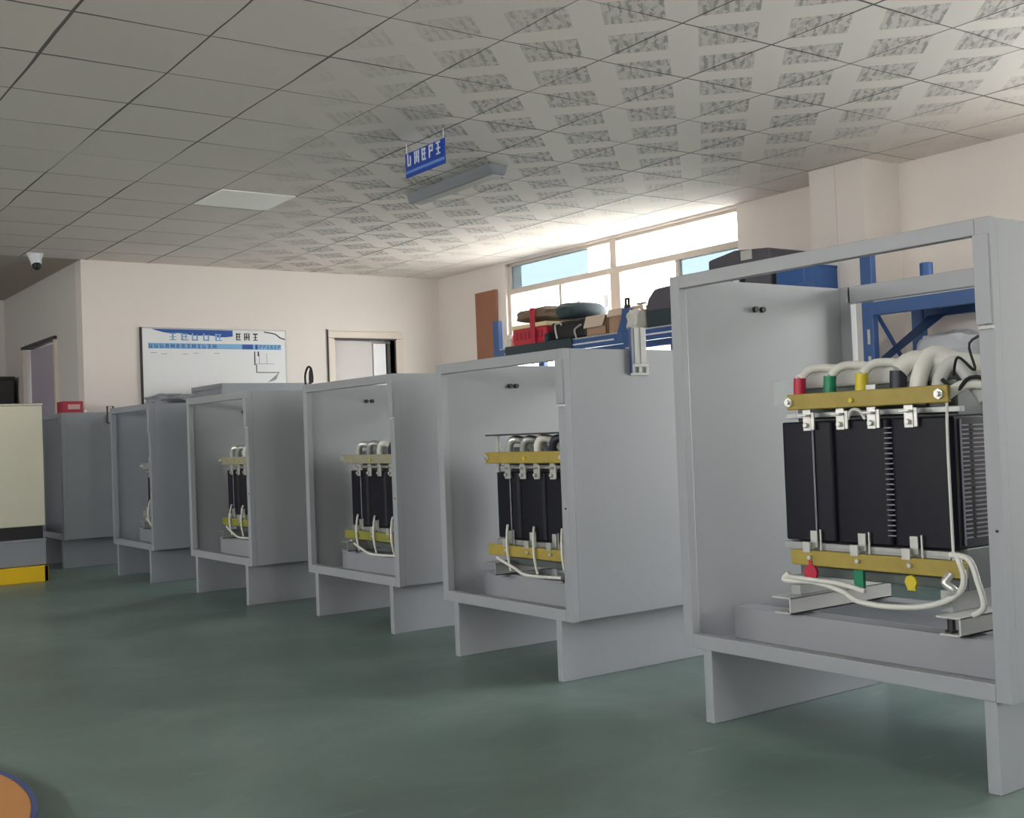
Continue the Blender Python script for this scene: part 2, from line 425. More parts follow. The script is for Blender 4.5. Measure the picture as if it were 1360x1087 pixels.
G = 'grey open fronted transformer enclosures standing in a row'
C1 = cabinet(2.79, 1.722, 1.218, 1.53, 'large grey open-fronted steel enclosure nearest the camera, at right edge', inL=.088, inR=.045, hinge=1.245, group=G, closed=False)
C2 = cabinet(2.83, 3.61, .967, 1.34, 'grey open steel enclosure second from right, metal bracket hanging on its side', hinge=1.12, group=G)
C3 = cabinet(2.92, 5.14, 1.07, 1.34, 'grey open steel enclosure third from right, black cable loop on its top corner', hinge=1.12, group=G)
C4 = cabinet(2.81, 6.78, 1.08, 1.34, 'grey open steel enclosure in the row with a taller enclosure standing behind it', hinge=1.12, group=G)
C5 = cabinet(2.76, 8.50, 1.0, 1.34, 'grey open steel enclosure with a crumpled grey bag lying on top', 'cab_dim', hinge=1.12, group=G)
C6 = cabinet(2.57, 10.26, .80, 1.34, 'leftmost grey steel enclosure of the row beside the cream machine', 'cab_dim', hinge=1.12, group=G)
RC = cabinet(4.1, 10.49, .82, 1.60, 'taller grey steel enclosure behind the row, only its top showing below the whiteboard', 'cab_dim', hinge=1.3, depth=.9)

# ------------------------------------------------------------------ transformers
def rrect(cx, cy, a, b, r, n=6):
    P = []
    for (sx, sy, a0) in ((1, 1, 0), (-1, 1, 90), (-1, -1, 180), (1, -1, 270)):
        for k in range(n+1):
            t = math.radians(a0+90*k/n)
            P.append((cx+sx*(a-r)+r*math.cos(t), cy+sy*(b-r)+r*math.sin(t)))
    return P
def transformer(x, yc, w, z0, z1, label, top='yellow', bot='yellow', sleeves=('red', 'green', 'yel', 'navy'),
                plate=False, base=.375, detail=True, foot=None, mess=0):
    """dry-type transformer: x = front face of the coils, yc = centre, z0..z1 coil height"""
    t = empty('dry_transformer', (x, yc, base), label, 'transformer')
    dz = base
    Z = lambda z: z-dz
    d = .34; h = w/2; cw = w/3
    # three coils, each a rounded block with a plain front
    for i in range(3):
        c = h-cw*(i+.5)
        mb = MB(); mb.prism([(px, py, Z(z0)) for px, py in rrect(d/2, c, d/2, cw/2-.0005, .022)], (0, 0, z1-z0))
        co = mb.build('coil', 'coil', t, .005, smooth=True)
        # cooling duct strips on the right hand flank of the near coil and between coils
        if i == 2 and detail:
            st = MB()
            n = 26
            for k in range(n):
                zz = Z(z0+.03)+(z1-z0-.06)*k/(n-1)
                st.box((.05+.0*k, c-cw/2-.004, zz), (.085, c-cw/2+.004, zz+.004))
                st.box((.105, c-cw/2-.004, zz), (.20, c-cw/2+.004, zz+.004))
            st.build('duct_strips', 'duct', co)
            MB().box((.045, c-cw/2-.003, Z(z0+.01)), (.05, c-cw/2+.003, Z(z1-.01))).box((.205, c-cw/2-.003, Z(z0+.01)), (.212, c-cw/2+.003, Z(z1-.01))).build('duct_edge', 'duct', co)
    if detail:
        st = MB()
        for k in range(22):
            zz = Z(z0+.03)+(z1-z0-.06)*k/21
            st.box((-.0005, -cw/2-.012, zz), (.012, -cw/2+.016, zz+.0035))
        st.build('duct_strips', 'duct', t)
    # core yokes and limbs
    MB().box((.07, -h+.02, Z(z1)), (d-.07, h-.02, Z(z1+.11))).build('top_yoke', 'core', t, .004)
    MB().box((.05, -h+.0, Z(z0-.125)), (d-.05, h-.02, Z(z0))).build('bottom_yoke', 'core', t, .004)
    # clamp channels, steel
    for xx in (.035, d-.06):
        MB().box((xx, -h-.01, Z(z1+.012)), (xx+.025, h+.0, Z(z1+.03))).build('clamp_channel', 'steel', t, .002)
    MB().box((.0, -h+.02, Z(z0-.022)), (.05, h-.0, Z(z0-.006))).box((.0, -h+.02, Z(z0-.03)), (.006, h, Z(z0-.02))).build('clamp_channel', 'steel', t, .002)
    # insulating clamp bars on the front
    tb = MB().box((-.03, -h-.015, Z(z1+.04)), (-.012, h-.06 if detail else h+.035, Z(z1+.092)))
    tb.build('upper_bar', top, t, .004)
    bb = MB().box((-.03, -h-.045, Z(z0-.078)), (-.012, h-.05 if detail else h+.035, Z(z0-.028)))
    bb.build('lower_bar', bot, t, .004)
    for yy in (-h+.01, h-.075 if detail else h+.015):
        MB().cyl((-.03, yy, Z(z1+.066)), (-.04, yy, Z(z1+.066)), .016, n=6).cyl((-.04, yy, Z(z1+.066)), (-.05, yy, Z(z1+.066)), .008, n=10).build('bolt', 'bright', t)
    MB().cyl((-.03, .0, Z(z1+.062)), (-.038, .0, Z(z1+.062)), .008, n=8).build('bolt', 'yel', t)
    # top terminals: bent tinned lugs reaching down on the coil face
    for k, yy in enumerate((.20*w/.65, .065*w/.65, -.055*w/.65, -.19*w/.65)):
        m = MB()
        m.box((-.010, yy-.016, Z(z1-.03)), (-.002, yy+.016, Z(z1+.045)))
        m.box((-.034, yy-.018, Z(z1+.018)), (-.004, yy+.018, Z(z1+.024)))
        m.box((-.016, yy-.034, Z(z1-.028)), (-.009, yy-.022, Z(z1+.03)))
        m.cyl((-.012, yy, Z(z1-.012)), (-.022, yy, Z(z1-.012)), .009, n=6)
        m.build('terminal_lug', 'bright', t, .0012)
    # bottom taps with colour spots
    for k, (yy, c) in enumerate(((.19, 'red'), (.0, 'green'), (-.19, 'yel'))):
        yy = yy*w/.65
        m = MB()
        m.box((-.012, yy-.014, Z(z0-.02)), (-.004, yy+.014, Z(z0+.035)))
        m.box((-.034, yy+.0, Z(z0-.035)), (-.028, yy+.03, Z(z0-.0)))
        m.box((-.012, yy-.030, Z(z0-.03)), (-.006, yy-.024, Z(z0+.04)))
        m.cyl((-.03, yy, Z(z0-.05)), (-.042, yy, Z(z0-.05)), .008, n=6)
        m.build('tap_lug', 'bright', t, .001)
        if sleeves:
            if k == 0: MB().cyl((-.036, yy-.0, Z(z0-.10)), (-.026, yy-.0, Z(z0-.10)), .026, n=18).box((-.035, yy-.006, Z(z0-.085)), (-.028, yy+.006, Z(z0-.06))).build('colour_tag', c, t)
            elif k == 1: MB().box((-.036, yy-.018, Z(z0-.135)), (-.022, yy+.018, Z(z0-.078))).build('colour_tag', c, t, .002)
            else: MB().cyl((-.036, yy, Z(z0-.10)), (-.026, yy, Z(z0-.10)), .021, n=8).box((-.034, yy-.014, Z(z0-.125)), (-.028, yy+.014, Z(z0-.10))).build('colour_tag', c, t)
    # coil highlight drawn as a thin pale rod; real lead at the right corner
    MB().cyl((-.004, h-cw*.66*1.0, Z(z0)), (-.004, h-cw*.66, Z(z1+.02)), .0032, n=8).build('highlight_rod', 'duct', t)
    MB().tube([(-.012, -h+.0, Z(z1+.06)), (-.012, -h+.004, Z(z1-.1)), (-.012, -h+.002, Z(z0-.02)), (-.014, -h+.002, Z(z0-.07))], .0042, 8).build('lead', 'tube', t, smooth=True)
    # sleeved leads rising behind the upper bar
    if sleeves:
        rr = .0205 if detail else .014
        for k, c in enumerate(sleeves):
            yy = (.235-.125*k)*w/.65 + (.0 if k < 3 else -.01)
            a = (.002, yy, Z(z1+.05)); b = (.004, yy-.002, Z(z1+.145)); 
            m = MB().tube([a, (.003, yy, Z(z1+.10)), b], rr if k < 3 else rr*1.25, 12, 3, flat=1.0)
            m.build('colour_sleeve', c, t, smooth=True)
            e = [(.006, yy-.004, Z(z1+.143)), (.035, yy-.03, Z(z1+.175)), (.09, yy-.10, Z(z1+.17)), (.15, yy-.2, Z(z1+.15)), (.2, -h-.08, Z(z1+.10+.015*k))]
            MB().tube(e, (rr*.7 if k < 3 else rr*1.4), 12, 4).build('lead', 'tube', t, smooth=True)
    if detail:
        # loose white tube sagging under the lower bar
        MB().tube([(-.02, h-.03, Z(z0-.11)), (-.03, h-.02, Z(z0-.135)), (-.03, h-.14, Z(z0-.13)), (-.035, h-.26, Z(z0-.15)), (-.04, .0, Z(z0-.175)), (-.04, -.12, Z(z0-.18)),
                   (-.03, -.25, Z(z0-.165)), (-.03, -h-.02, Z(z0-.12)), (-.03, -h-.04, Z(z0-.07)), (-.03, -h-.02, Z(z0-.01))], .009, 10, 5).build('loose_tube', 'tube', t, smooth=True)
        MB().tube([(-.02, h-.02, Z(z0-.12)), (-.045, h-.10, Z(z0-.12)), (-.045, h-.26, Z(z0-.125)), (-.05, h-.36, Z(z0-.14))], .008, 10, 5).build('loose_tube', 'tube', t, smooth=True)
        MB().tube([(-.03, -h+.0, Z(z0-.01)), (-.032, -h-.06, Z(z0-.02)), (-.032, -h-.085, Z(z0-.08)), (-.03, -h-.10, Z(z0-.15)), (-.02, -h-.06, Z(z0-.18))], .009, 10, 5).build('loose_tube', 'tube', t, smooth=True)
        # heavy lead arching over at the right, and its companions
        MB().tube([(.02, -.2, Z(z1+.04)), (.03, -.21, Z(z1+.13)), (.07, -.23, Z(z1+.19)), (.12, -.30, Z(z1+.15)), (.13, -.37, Z(z1+.06)), (.12, -.42, Z(z1+.02))], .026, 14, 5).build('lead', 'tube', t, smooth=True)
        MB().tube([(.05, -.25, Z(z1+.03)), (.06, -.26, Z(z1+.12)), (.09, -.29, Z(z1+.16)), (.10, -.34, Z(z1+.10)), (.10, -.38, Z(z1+.04))], .022, 14, 5).build('lead', 'beam', t, smooth=True)
        MB().tube([(.0, -.30, Z(z1+.05)), (.05, -.34, Z(z1+.09)), (.08, -.40, Z(z1+.085)), (.09, -.46, Z(z1+.04))], .016, 12, 5).build('lead', 'tube', t, smooth=True)
        MB().tube([(.02, -.29, Z(z1+.11)), (.03, -.33, Z(z1+.075)), (.04, -.37, Z(z1+.11)), (.05, -.45, Z(z1+.10))], .006, 8, 5).build('thin_wire', 'black', t, smooth=True)
        MB().tube([(.02, -.33, Z(z1+.12)), (.0, -.36, Z(z1+.17)), (.02, -.40, Z(z1+.13)), (.03, -.38, Z(z1+.21)), (.05, -.44, Z(z1+.24))], .004, 8, 5).build('thin_wire', 'black', t, smooth=True)
        MB().box((-.0, h-.075, Z(z1+.06)), (.004, h+.02, Z(z1+.14))).box((.0, h-.08, Z(z1+.04)), (.006, h-.075, Z(z1+.14))).build('insulation_sheet', 'acrylic', t)
        MB().box((.06, -h+.05, Z(z1+.11)), (d-.06, h-.02, Z(z1+.165))).build('lead_tray', 'beam', t, .01)
        MB().box((-.003, -.07, Z(z1+.075)), (.01, .0, Z(z1+.11))).build('terminal_block', 'steel', t, .003)
        MB().tube([(-.006, -.03, Z(z1+.0)), (-.01, -.01, Z(z1+.03)), (-.01, .02, Z(z1+.03)), (-.008, .035, Z(z1+.002))], .005, 8, 5).build('lead', 'tube', t, smooth=True)
        MB().tube([(-.03, -h+.0, Z(z0-.065)), (-.045, -h+.012, Z(z0-.09)), (-.04, -h-.012, Z(z0-.11)), (-.035, -h+.004, Z(z0-.12))], .012, 10, 4).build('hanging_lug', 'bright', t, smooth=True)
    else:
        rnd = random.Random(mess+3)
        for k in range(4):
            yy = h-.13-(w-.2)*k/3.4
            MB().tube([(.0, yy, Z(z1+.06)), (-.01, yy-.01, Z(z1+.12)), (.0, yy-.04, Z(z1+.145+.01*rnd.random())), (.06, yy-.07, Z(z1+.12)), (.10, yy-.07, Z(z1+.05))], .018, 10, 4).build('lead', ('bright', 'steel', 'tube', 'navy')[k], t, smooth=True)
        MB().tube([(-.02, h-.02, Z(z0-.09)), (-.04, h-.18, Z(z0-.125)), (-.04, .0, Z(z0-.15)), (-.03, -h+.05, Z(z0-.145))], .007, 8, 5).build('loose_tube', 'tube', t, smooth=True)
        for k in (0, 1, 2):
            yy = h-.1-.2*k
            MB().tube([(-.01, yy, Z(z0+.06)), (-.03, yy-.02, Z(z0+.02)), (-.045, yy-.04, Z(z0-.06)), (-.03, yy-.04, Z(z0-.14))], .006, 8, 4).build('lead', 'tube', t, smooth=True)
    if plate:
        MB().box((-.06, -h, Z(z1+.165)), (.2, h-.02, Z(z1+.172))).build('cover_plate', 'dark', t)
        MB().box((-.012, h-.05, Z(z1+.0)), (.0, h-.03, Z(z1+.165))).build('cover_post', 'bright', t)
    # two feet channels carrying the frame
    for yy in (h-.075, -h-.05):
        f = MB().box((-.07, yy, 0), (.46, yy+.07, .006)).box((-.07, yy, 0), (.46, yy+.006, .055)).box((-.07, yy, .05), (.46, yy+.08, .056))
        f.build('foot_channel', 'beam' if detail else 'steel', t, .001)
    MB().cyl((-.04, -h-.0, -.0), (-.04, -h-.0, .045), .012, n=8).cyl((-.04, -h-.0, .0), (-.04, -h, .012), .02, n=6).build('foot_bolt', 'dark', t)
    for yy in (-h+.02, h-.06): MB().box((-.0, yy, .056), (d, yy+.04, Z(z0-.12))).build('frame_stand', 'steel', t, .002)
    return t

transformer(3.0, 2.332, .65, .615, 1.008, 'black dry-type transformer with red, green and yellow sleeves inside the nearest enclosure', base=.375)
transformer(3.0, 4.09, .56, .536, .835, 'black transformer with two yellow bars and a dark cover plate in the second enclosure', plate=True, sleeves=(), detail=False, base=.372, mess=1)
transformer(3.1, 5.69, .62, .52, .832, 'black transformer with grey upper bar and olive lower bar in the third enclosure', top='bar_grey', bot='yellow_green', sleeves=(), detail=False, base=.372, mess=2)
transformer(2.99, 7.33, .58, .54, .834, 'black transformer with a tangle of dark leads on top, in the fourth enclosure', top='bar_grey', bot='yellow_green', sleeves=(), detail=False, base=.372, mess=3)
transformer(2.95, 8.96, .50, .54, .80, 'small black transformer barely showing in the fifth enclosure', top='steel', bot='steel', sleeves=(), detail=False, base=.372, mess=4)

# ------------------------------------------------------------------ little things on the enclosures
br = empty('hanging_bracket', (3.18, 3.61, 1.23), 'flat metal bracket with two square slots hanging on the second enclosure side', 'bracket')
mb = MB()
mb.box((0, -.006, .05), (.088, -.002, .20)).box((-.004, -.006, 0), (.098, -.002, .012)).box((-.004, -.006, .036), (.098, -.002, .05))
mb.box((-.004, -.006, .012), (.018, -.002, .036)).box((.042, -.006, .012), (.058, -.002, .036)).box((.082, -.006, .012), (.098, -.002, .036))
mb.box((0, -.006, .115), (.07, .03, .119)).box((.0, .0085, .06), (.07, .012, .119))
mb.build('plate', 'beam', br, .0015)
MB().box((.02, -.009, .05), (.03, -.005, .20)).box((.055, -.009, .05), (.062, -.005, .20)).build('rib', 'beam', br)
MB().box((-.006, -.016, .01), (.0, -.002, .2)).build('edge_flange', 'rim', br)

o = MB().tube([(0, .02, 0), (0, .022, .05), (0, .0, .085), (0, -.03, .10), (0, -.06, .085), (0, -.075, .04), (0, -.07, .005)], .0065, 8, 5)
o.tube([(.01, -.03, .005), (.01, -.028, .05), (.012, -.035, .085), (.012, -.02, .06), (.012, -.018, .0)], .008, 8, 5)
o = o.build('cable_loop', 'black', smooth=True); o.location = (2.935, 6.185, 1.345)
tag(o, 'black cable loop standing on the top left corner of the third enclosure', 'cable')

o = MB().blob((0, 0, .03), (.17, .20, .045), 4, .15).build('crumpled_bag', 'cab_dim', smooth=True); o.location = (3.0, 8.75, 1.345)
tag(o, 'crumpled grey bag lying on top of the fifth enclosure', 'bag')
MBs = MB().box((0, -.003, -.10), (.014, 0, .05)).box((0, -.003, .046), (.05, .01, .05)).box((.05, -.003, 0), (.064, 0, .05)).tube([(.002, -.006, -.03), (.002, -.012, -.08), (.02, -.012, -.10), (.03, -.01, -.09)], .005, 8, 4)
o = MBs.build('hook_strap', 'dark'); o.location = (2.95, 10.262, 1.34)
tag(o, 'dark double hook strap hung over the side of the leftmost enclosure', 'hook')
o = MB().cyl((0, 0, 0), (.0, 0, .03), .02, n=12).cyl((0, 0, .03), (0, 0, .04), .012, n=12).cyl((.035, 0, 0), (.035, 0, .03), .012, n=10).build('lifting_lug', 'steel', smooth=True); o.location = (2.95, 10.9, 1.34)
tag(o, 'small metal lifting lug on top of the leftmost enclosure', 'lug')

# ------------------------------------------------------------------ cream machine at far left, red box behind it
cm = empty('machine_housing', (1.35, 9.5, 0), 'cream sheet-metal machine with yellow foot rail at the left edge', 'machine')
MB().box((0, .0, .435), (.885, .6, 1.375)).box((-.01, -.01, 1.375), (.89, .61, 1.39)).build('housing', 'cream', cm, .008)
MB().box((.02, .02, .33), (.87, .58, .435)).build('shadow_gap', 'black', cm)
MB().box((.0, .0, .13), (.885, .6, .33)).box((-.005, -.008, .315), (.888, .608, .335)).build('plinth', 'cab_dim', cm, .004)
MB().box((-.01, -.03, .0), (.895, .02, .125)).box((.86, -.03, 0), (.895, .6, .125)).build('foot_rail', 'yellow_paint', cm, .006)
rb = empty('tool_cabinet', (2.803, 11.15, 0), 'tall narrow dark red cabinet whose top shows above the leftmost enclosure', 'cabinet')
MB().box((0, 0, 0), (.19, .2, 1.475)).build('body', 'maroon', rb, .004)
MB().box((.05, -.004, 1.40), (.16, 0, 1.445)).build('label_plate', 'pink', rb)
o = MB().box((2.2, 14.2, 0), (3.04, 14.85, 1.88)).box((2.18, 14.18, 1.86), (3.05, 14.87, 1.90)).build('storage_cupboard', 'dark', bevel=.006)
tag(o, 'dark grey cupboard standing deep in the hall at left', 'cupboard')

# orange round platform at the near left corner, worn strip beside it
op = empty('round_platform', (-.225, 3.58, 0), 'orange round platform with blue rim on the floor at bottom left corner', 'platform')
MB().cyl((0, 0, 0), (0, 0, .035), .985, n=96).build('top_disc', 'orange', op, .003)
m = MB()
for k in range(96):
    a0, a1 = 2*PI*k/96, 2*PI*(k+1)/96
    m.prism([(.985*math.cos(a0), .985*math.sin(a0), 0), (1.0*math.cos(a0), 1.0*math.sin(a0), 0), (1.0*math.cos(a1), 1.0*math.sin(a1), 0), (.985*math.cos(a1), .985*math.sin(a1), 0)], (0, 0, .037))
bmesh.ops.remove_doubles(m.bm, verts=m.bm.verts, dist=.0001)
m.build('rim', 'rim', op)

# ------------------------------------------------------------------ ceiling items
def glyph(mb, fn, u0, v0, w, h, kind):
    """strokes of a pseudo character; fn(u0,u1,v0,v1) adds a bar"""
    S = {0: [(0, .18, 0, 1), (.0, .7, 0, .16), (.55, .75, .0, .8)],
         1: [(0, .2, 0, 1), (.4, .58, .1, 1), (.8, 1, 0, 1), (0, 1, .42, .56)],
         2: [(.1, .3, 0, 1), (.3, .9, .8, .95), (.3, .9, .45, .58), (.1, .95, 0, .14), (.6, .75, .2, .9)],
         3: [(.1, .28, 0, 1), (.28, .95, .84, 1), (.28, .8, .45, .6), (.7, .9, .45, 1)],
         4: [(.4, .6, 0, 1), (.1, .9, .86, 1), (.1, .9, .0, .13), (.1, .9, .42, .52)]}
    for a, b, c, d in S[kind % 5]: fn(u0+a*w, u0+b*w, v0+c*h, v0+d*h)
sg = empty('hanging_sign', (3.72, 5.83, 2.655), 'small blue hanging ceiling sign with white characters', 'sign')
MB().box((0, -.005, -.0), (.006, .465, .155)).build('board', 'sign_blue', sg, .001)
MB().box((-.002, .0, .025), (0, .46, .042)).build('stripe', 'sign_pale', sg)
for k in range(5):
    # the board reads left to right towards the camera's right, that is towards -Y
    yc_ = .435-.085*k
    m = MB(); glyph(m, lambda a, b, c, d, y=yc_: m.box((-.003, y-a, c), (0, y-b, d)), 0, .07, .056, .078, k)
    m.build('character', 'white', sg)
MB().cyl((.003, .01, .155), (.003, .01, .215), .003, n=8).build('hanger_rod', 'white', sg)
MB().cyl((.003, .45, .155), (.003, .45, .215), .003, n=8).build('hanger_rod', 'white', sg)

lf = empty('ceiling_tube_light', (4.55, 6.45, ZC), 'unlit long fluorescent trough under the ceiling near the blue sign', 'light')
MB().prism([(-.08, 0, 0), (.08, 0, 0), (.055, 0, -.07), (-.055, 0, -.07)], (0, 1.12, 0)).build('housing', 'cab_dim', lf, .003)
MB().box((-.045, .02, -.074), (.045, 1.10, -.069)).build('diffuser', 'steel', lf)
em = M['panel'].copy(); em.name = 'dim_lamp_diffuser'; M['lamp'] = em
em.node_tree.nodes['Principled BSDF'].inputs['Emission Color'].default_value = (1, .97, .9, 1); em.node_tree.nodes['Principled BSDF'].inputs['Emission Strength'].default_value = .05
pl = empty('ceiling_panel_light', (3.165, 7.98, ZC), 'dimly lit square panel light set flush in the ceiling tiles', 'light')
MB().box((0, 0, -.006), (.58, .56, 0)).build('diffuser', 'lamp', pl)
dc = empty('security_camera', (2.63, 11.3, ZC), 'white dome security camera under the ceiling edge at far left', 'camera')
MB().prism([(-.07, -.05, 0), (.07, -.05, 0), (.06, -.05, -.05), (-.02, -.05, -.10)], (0, .08, 0)).build('mount', 'white', dc, .006)
m = MB(); m.cyl((0, -.03, -.03), (0.0, -.07, -.12), .055, .045, n=20); m.build('shell', 'white', dc, .008, smooth=True)
m = MB(); bmesh.ops.create_uvsphere(m.bm, u_segments=18, v_segments=12, radius=.042, matrix=Matrix.Translation((0, -.075, -.125))); m.build('lens_dome', 'black', dc, smooth=True)

# ------------------------------------------------------------------ whiteboard
wbx = empty('whiteboard', (3.67, YB, 1.0), 'white wall board with blue header and small table drawing on back wall', 'whiteboard')
WW, WH = 1.54, 1.21
MB().box((0, -.018, 0), (WW, 0, WH)).build('face', 'board', wbx)
MB().box((-.02, -.024, -.01), (.0, 0, WH+.012)).build('left_edge', 'dark', wbx)
MB().box((0, -.022, WH), (WW+.012, 0, WH+.012)).box((WW, -.022, 0), (WW+.01, 0, WH)).box((0, -.022, -.01), (WW, 0, 0)).build('frame', 'steel', wbx)
m = MB(); n = 24
top = [(.10+.85*k/n, -.0195, WH-.002) for k in range(n+1)]
bot = [(.10+.85*k/n, -.0195, WH-.004-.06*math.sin(PI*min(1, (k/n)*1.0)*.5)**.7-.012*math.sin(9*k/n)**2) for k in range(n, -1, -1)]
m.prism(top+bot, (0, .0015, 0)); m.build('blue_arc', 'board_deep', wbx)
MB().box((.06, -.0195, WH-.20), (WW-.05, -.018, WH-.145)).build('blue_band', 'board_blue', wbx)
MB().box((WW-.49, -.0205, WH-.198), (WW-.37, -.019, WH-.147)).box((WW-.345, -.0205, WH-.198), (WW-.315, -.019, WH-.147)).build('band_block', 'board_deep', wbx)
m = MB(); rnd = random.Random(2)
for k in range(13):
    glyph(m, lambda a, b, c, d: m.box((a, -.0205, c), (b, -.019, d)), .07+.055*k, WH-.193, .038, .04, rnd.randrange(5))
for k in range(6):
    glyph(m, lambda a, b, c, d: m.box((a, -.0205, c), (b, -.019, d)), WW-.30+.042*k, WH-.193, .03, .04, rnd.randrange(5))
m.build('band_characters', 'board_deep', wbx)
m = MB()
for k in range(5):
    glyph(m, lambda a, b, c, d: m.box((a, -.0215, c), (b, -.0195, d)), .27+.12*k, WH-.115, .085, .075, rnd.randrange(5))
m.build('title_characters', 'board_blue', wbx)
m = MB()
for k in range(3):
    glyph(m, lambda a, b, c, d: m.box((a, -.0205, c), (b, -.0185, d)), WW-.56+.095*k, WH-.105, .06, .07, (2, 1, 4)[k])
    m.box((WW-.56+.095*k, -.0205, WH-.035), (WW-.50+.095*k, -.0185, WH-.030))
for k in range(9):
    if k in (0, 1, 3, 4, 6): m.box((.08+.11*k, -.0195, WH-.245-.01*(k % 2)), (.14+.11*k, -.0185, WH-.242-.01*(k % 2)))
m.build('small_print', 'dark', wbx)
m = MB()
X0 = WW-.36
m.box((X0, -.0205, WH-.36), (X0+.012, -.0185, WH-.22)).box((X0+.018, -.0205, WH-.44), (X0+.028, -.0185, WH-.36)).box((X0, -.0205, WH-.364), (X0+.028, -.0185, WH-.358))
m.box((X0+.02, -.0205, WH-.446), (X0+.28, -.0185, WH-.438)).box((X0+.02, -.0205, WH-.352), (X0+.22, -.0185, WH-.349)).box((X0+.055, -.0205, WH-.35), (X0+.058, -.0185, WH-.25))
m.box((X0+.14, -.0205, WH-.35), (X0+.142, -.0185, WH-.24)).box((X0+.04, -.0205, WH-.27), (X0+.055, -.0185, WH-.22))
m.build('drawing', 'dark', wbx)
MB().prism([(X0+.28, -.0195, WH-.44), (X0+.24, -.0195, WH-.52), (X0+.14, -.0195, WH-.55)], (0, .001, 0)).build('drawing_shade', 'cab_dim', wbx)
m = MB().tube([(WW-.24, -.021, WH-.012), (WW-.12, -.021, WH-.03), (WW-.06, -.021, WH-.07), (WW-.005, -.021, WH-.085)], .006, 6, 5); m.build('corner_stroke', 'dark', wbx)

# brown board standing against window wall
o = MB().box((XW-.035, 10.29, 0), (XW-.004, 10.69, 2.60)).build('wooden_board', 'brown', bevel=.003)
tag(o, 'tall brown wooden board standing against the wall left of the window', 'board')

# ------------------------------------------------------------------ racks
def rack(x0, x1, ys, ztop, shelves, label, posts_z=None, brace=False):
    r = empty('storage_rack', (0, 0, 0), label, 'rack')
    for i, yy in enumerate(ys):
        for xx in (x0, x1-.055):
            zt = ztop[i] if isinstance(ztop, (list, tuple)) else (ztop if xx == x0 else shelves[-1])
            MB().box((xx, yy, 0), (xx+.055, yy+.09, zt)).build('post', 'blue', r, .004)
        MB().box((x0+.055, yy+.03, .3), (x1-.055, yy+.06, .34)).box((x0+.055, yy+.03, 1.2), (x1-.055, yy+.06, 1.24)).build('cross_tie', 'blue', r)
        MB().cyl((x0+.075, yy+.045, .34), (x1-.075, yy+.045, 1.2), .015, n=6).cyl((x1-.075, yy+.045, 1.24), (x0+.075, yy+.045, 1.76), .015, n=6).build('cross_tie', 'blue', r)
    for a, b in zip(ys, ys[1:]):
        for z in shelves:
            for xx in (x0-.002, x1-.043):
                MB().box((xx, a+.09, z-.09), (xx+.045, b, z)).build('beam', 'blue', r, .003)
            MB().box((x0+.01, a+.05, z), (x1-.01, b+.04, z+.012)).build('shelf_deck', 'beam', r)
        if len(shelves) == 2: MB().box((x0-.0035, a+.2, shelves[-1]-.052), (x0-.0015, b-.1, shelves[-1]-.038)).build('white_strip', 'white', r)  # pale line along the beam, added as a thin white strip
    return r
R1 = rack(6.4, 7.0, (5.35, 7.26, 9.18), (2.0, 2.03, 2.12), (.55, 1.83), 'long blue shelving rack under the window carrying boxes and bags')
MB().prism([(6.395, 7.20, 1.83), (6.395, 7.41, 1.83), (6.395, 7.33, 2.0), (6.395, 7.27, 2.0)], (.02, 0, 0)).build('gusset', 'blue', R1)
o = MB().cyl((0, 0, 0), (0, 0, .03), .028, n=12).box((-.01, -.025, .03), (.01, -.012, .08)).box((-.01, .012, .03), (.01, .025, .08)).box((-.01, -.025, .075), (.01, .025, .09)).build('shackle', 'dark', bevel=.002)
o.location = (6.43, 7.305, 2.031); tag(o, 'dark metal shackle on top of the blue rack post', 'shackle')
R2 = rack(6.45, 7.05, (2.6, 4.86), 2.13, (.5, 1.33, 1.80), 'blue shelving rack behind the nearest enclosure, seen through its open back')
MB().prism([(6.98, 4.80, 1.72), (6.98, 4.66, 1.72), (6.47, 4.86, 1.36), (6.47, 4.93, 1.36)], (0, -.01, .0)).build('diagonal_brace', 'blue', R2)
MB().box((6.442, 4.885, 1.35), (6.449, 4.905, 1.44)).box((6.442, 4.885, 1.52), (6.449, 4.905, 1.62)).build('slot_strip', 'bright', R2)

def open_box(name, loc, w, d, h, label, rz=0, flap=.12):
    r = empty(name, loc, label, 'box', rz=rz)
    t = .006
    MB().box((0, 0, 0), (d, w, t)).box((0, 0, 0), (t, w, h)).box((d-t, 0, 0), (d, w, h)).box((0, 0, 0), (d, t, h)).box((0, w-t, 0), (d, w, h)).build('carton', 'card', r)
    m = MB(); m2 = MB()
    m.prism([(0, 0, h), (0, w, h), (-flap*.4, w*.97, h-flap), (-flap*.4, w*.03, h-flap)], (0, 0, .005))
    m2.prism([(d, 0, h), (d, w, h), (d-.02, w, h+flap), (d-.02, 0, h+flap)], (.005, 0, 0))
    m.build('flap', 'card_in', r); m2.build('flap', 'card_in', r)
    return r
ZS = 1.842
